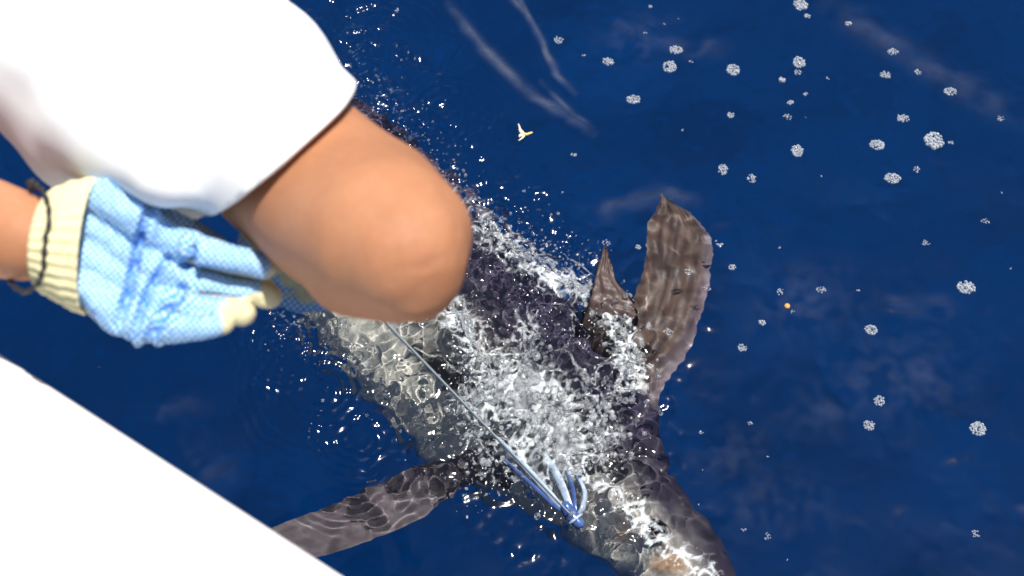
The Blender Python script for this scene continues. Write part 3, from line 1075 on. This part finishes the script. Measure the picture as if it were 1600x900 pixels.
for pts, n, rmax in (([(725, 640), (790, 605), (830, 575)], 26, .013), ([(790, 610), (850, 650), (885, 720)], 40, .014), ([(700, 490), (745, 550), (768, 615)], 22, .010),
                     ([(860, 440), (940, 465), (975, 520), (982, 590)], 30, .009), ([(900, 600), (940, 650), (940, 720)], 20, .009), ([(770, 360), (850, 420)], 16, .008)):
    for _ in range(n):
        t = random.random() * (len(pts) - 1.001)
        i = int(t)
        x = pts[i][0] + (pts[i + 1][0] - pts[i][0]) * (t - i) + random.gauss(0, 13)
        y = pts[i][1] + (pts[i + 1][1] - pts[i][1]) * (t - i) + random.gauss(0, 13)
        p = at_z(x, y, 0)
        p.z = sea_height(p.x, p.y) + random.uniform(-.002, .010)
        r_ = rmax * random.uniform(.25, 1) ** 1.3
        q = p + Vector((random.gauss(0, 1), random.gauss(0, 1), random.gauss(0, .35))) * r_ * 1.5
        b.cone(p, r_ * .7, q, r_ * .25, 10, 3)
me = fused('splash_water', b, .0014, 2, .4)
a_ = co_array(me)
n_ = normal_array(me)
w_ = np.array([mnoise.noise(Vector(p) * 95) + .5 * mnoise.noise(Vector(p) * 240) for p in a_])
set_co(me, a_ + n_ * (w_ * .0014)[:, None])
splash = link('splash_water', me, M['splash'])
tag(splash, 'white ropes of splashing water thrown up over the fish', 'splash', kind='stuff')

iv, if_ = ico(1)
def drops(name, items, mat):
    n = len(items)
    V = np.concatenate([iv * np.array(s)[None, :] + np.array(p)[None, :] for p, s in items])
    nf = np.array(if_)
    Fc = (nf[None, :, :] + (np.arange(n) * len(iv))[:, None, None]).reshape(-1, 3)
    me = bpy.data.meshes.new(name)
    me.from_pydata(V.tolist(), [], Fc.tolist())
    me.shade_smooth()
    return link(name, me, mat)
items = []
def scatter(n, pts, spread, zmax, r0, r1):
    for _ in range(n):
        t = random.random() * (len(pts) - 1.001)
        i = int(t)
        x = pts[i][0] + (pts[i + 1][0] - pts[i][0]) * (t - i) + random.gauss(0, spread)
        y = pts[i][1] + (pts[i + 1][1] - pts[i][1]) * (t - i) + random.gauss(0, spread)
        z = random.random() ** 2.2 * zmax
        p = at_z(x, y, z)
        p.z += sea_height(p.x, p.y)
        r = r0 + (r1 - r0) * random.random() ** 2.6
        items.append((p, (r * random.uniform(.8, 1.25), r * random.uniform(.8, 1.25), r * random.uniform(.8, 1.3))))
scatter(330, [(690, 260), (760, 350), (850, 420), (950, 470)], 26, .02, .0009, .0036)
scatter(330, [(800, 560), (850, 640), (880, 720)], 44, .05, .0010, .0072)
scatter(190, [(960, 480), (990, 560), (960, 650), (940, 720)], 22, .03, .0012, .0075)
scatter(200, [(700, 480), (750, 570), (760, 640)], 24, .03, .0009, .0035)
scatter(200, [(730, 660), (760, 720), (750, 760)], 26, .03, .0009, .0034)
scatter(150, [(560, 90), (640, 190), (700, 260)], 26, .006, .0008, .0026)
scatter(170, [(430, 450), (560, 560), (700, 660)], 34, .006, .0008, .0026)
scatter(60, [(830, 340), (890, 390), (920, 420)], 22, .06, .0009, .0030)
dr = drops('splash_drops', items, M['drop'])
tag(dr, 'flying and clinging drops of the splash over the fish', 'drops', kind='stuff')

# ------------------------------------------------------------------ rafts of bubbles drifting on the sea
RAFTS = [(1251, 5, 24), (1262, 23, 10), (1326, 33, 10), (1015, 13, 8), (1007, 52, 7), (1038, 37, 5), (873, 63, 16), (950, 97, 18), (1056, 77, 20), (1046, 105, 24), (1080, 96, 7),
         (1145, 110, 22), (1249, 97, 22), (1246, 112, 14), (1222, 125, 11), (1293, 122, 7), (1396, 77, 16), (1384, 115, 17), (1435, 109, 11), (1486, 141, 19), (990, 154, 20), (1235, 160, 11),
         (1258, 147, 9), (1231, 183, 14), (1259, 182, 4), (1141, 181, 12), (1066, 203, 6), (1411, 183, 19), (1459, 221, 33), (1485, 224, 9), (1564, 184, 13), (1369, 230, 22), (1245, 238, 22),
         (1129, 266, 19), (1174, 281, 17), (1393, 282, 23), (1432, 267, 14), (1283, 278, 5), (897, 241, 10), (819, 296, 7), (947, 380, 14), (997, 387, 10), (1124, 384, 10), (1144, 419, 12),
         (1076, 426, 14), (1104, 450, 13), (1219, 456, 14), (1283, 453, 15), (1238, 487, 8), (1341, 454, 6), (1446, 381, 14), (1510, 449, 27), (1541, 343, 13), (1579, 417, 6), (1361, 515, 20),
         (1191, 504, 12), (1160, 542, 16), (1374, 626, 19), (1358, 664, 19), (1527, 671, 26), (1524, 835, 14), (1199, 837, 13), (1162, 827, 8), (1096, 673, 8), (1173, 658, 8), (1202, 712, 6),
         (1231, 876, 6), (1016, 570, 12), (1044, 517, 15), (1217, 389, 7), (1567, 300, 6), (155, 573, 6), (620, 15, 8), (912, 86, 6), (1060, 30, 4), (1120, 378, 6), (1099, 733, 5), (1092, 786, 5)]
iv2, if2 = ico(2)
NEAR = {(1249, 97): 'bubble raft with a smaller clump touching it', (1246, 112): 'smaller bubble clump touching the raft beside it', (1485, 224): 'bubble speck right beside the largest raft',
        (873, 63): 'bubble clump beside the thin pale drifting streak', (897, 241): 'little bubble ring near the yellow husk', (1056, 77): 'bubble raft tilted just off a rounder raft',
        (1510, 449): 'broad loose bubble raft alone on open water', (1527, 671): 'tall bubble raft made of few large bubbles', (1124, 384): 'bubble clump just off the edge of the lifted fin',
        (1160, 542): 'bubble clump off the root of the lifted fin', (620, 15): 'white bubble fleck beside the shirt sleeve'}
def raft(px, py, dia):
    c = at_z(px, py, 0)
    c.z = sea_height(c.x, c.y)
    rad = dia * .5 / px_scale(px, py)
    sq = random.uniform(.85, 1.2)
    bub = []
    tries = 0
    want = int(max(2, min(60, (dia / 3.9) ** 2)))
    while len(bub) < want and tries < 900:
        tries += 1
        r = rad * random.uniform(.13, .24) if dia > 12 else rad * random.uniform(.25, .5)
        if random.random() < .12:
            r *= 1.5
        a, q = random.uniform(0, 6.283), rad * math.sqrt(random.random()) * (1 - r / rad * .6)
        x, y = q * math.cos(a) * sq, q * math.sin(a) / sq
        if mnoise.noise(Vector((x / rad * 1.3 + px, y / rad * 1.3 + py * 1.7, 2.2))) < -.42:
            continue
        if all((x - u) ** 2 + (y - v) ** 2 > (.72 * (r + s)) ** 2 for u, v, s in bub):
            bub.append((x, y, r))
    V, Fc = [], []
    sv, sf = (iv2, if2) if dia >= 16 else (iv, if_)
    for x, y, r in bub:
        k = sum(len(q) for q in V)
        V.append(sv * np.array((r, r, r * .95))[None, :] + np.array((x, y, r * .35))[None, :])
        Fc += [[i + k for i in q] for q in sf]
    me = bpy.data.meshes.new('bubble_raft')
    me.from_pydata(np.concatenate(V).tolist(), [], Fc)
    me.shade_smooth()
    o = link('bubble_raft', me, M['bubble'])
    o.location = c
    if px == 1459:
        tag(o, 'largest round raft of white bubbles on the open water', 'bubbles')
    elif (px, py) in ((1076, 426), (1044, 517), (1016, 570), (1104, 450)):
        tag(o, 'bubble clump floating over the lifted brown fin', 'bubbles', 'bubble clumps over the lifted fin')
    elif (px, py) in ((947, 380), (997, 387)):
        tag(o, 'bubble clump beside the pointed tip of the folded fin', 'bubbles', 'bubble clumps beside the folded fin')
    elif px == 155:
        tag(o, 'tiny white fleck between the open glove and the boat', 'bubbles')
    elif px == 1238:
        tag(o, 'small bubble speck touching the orange pellet', 'bubbles')
    elif (px, py) in NEAR:
        tag(o, NEAR[(px, py)], 'bubbles')
    elif dia >= 16:
        tag(o, 'broad raft of many small white bubbles on open blue water', 'bubbles', 'broad bubble rafts')
    elif dia >= 10:
        tag(o, 'small clump of a few white bubbles on open blue water', 'bubbles', 'small bubble clumps')
    else:
        tag(o, 'tiny white bubble speck on open blue water', 'bubbles', 'tiny bubble specks')
    return o
for r_ in RAFTS:
    raft(*r_)

# ------------------------------------------------------------------ drifting bits
husk = bpy.data.objects.new('winged_husk', None)
COL.objects.link(husk)
hc = at_z(820, 207, .002)
hc.z += sea_height(hc.x, hc.y)
husk.location = hc
tag(husk, 'small yellow winged plant husk floating on the dark water', 'husk')
sz = 1 / px_scale(820, 207)
def hk(x, y, z=0):
    return Vector((x * sz, -y * sz / .8, z))
b = Build()
b.chain([(hk(-4, -1, .002), .0030), (hk(3, 0, .002), .0024), (hk(11, -3, .002), .0016)], 10)
link('stem', b.mesh('stem'), M['husk'], husk)
for pts, w in (([(-1, 0), (-5, -3), (-9, -8)], .0034), ([(-2, -1), (-7, -7), (-10, -16)], .0022), ([(0, 1), (-4, 6), (-10, 11)], .0030), ([(-2, 1), (-7, 2), (-9, 5)], .0026)):
    b = Build()
    ps = [hk(x, y, .002 + .001 * i) for i, (x, y) in enumerate(pts)]
    ps = [cr(ps, (len(ps) - 1.001) * i / 8) for i in range(9)]
    b.tube(ps, [w * (.25 + .75 * math.sin(math.pi * (.1 + .85 * i / 8))) for i in range(9)], 8, .4)
    link('petal', b.mesh('petal'), M['husk_pale'], husk)
bm = bmesh.new()
bmesh.ops.create_icosphere(bm, subdivisions=3, radius=4.6 / px_scale(1230, 478))
for v in bm.verts:
    v.co *= 1 + .08 * mnoise.noise(v.co * 400)
    v.co.z *= .8
me = bpy.data.meshes.new('pellet')
bm.to_mesh(me)
bm.free()
me.shade_smooth()
pel = link('pellet', me, M['berry'])
pel.location = at_z(1230, 478, .001)
pel.location.z += sea_height(pel.location.x, pel.location.y)
tag(pel, 'small orange round pellet floating beside a bubble speck', 'pellet')
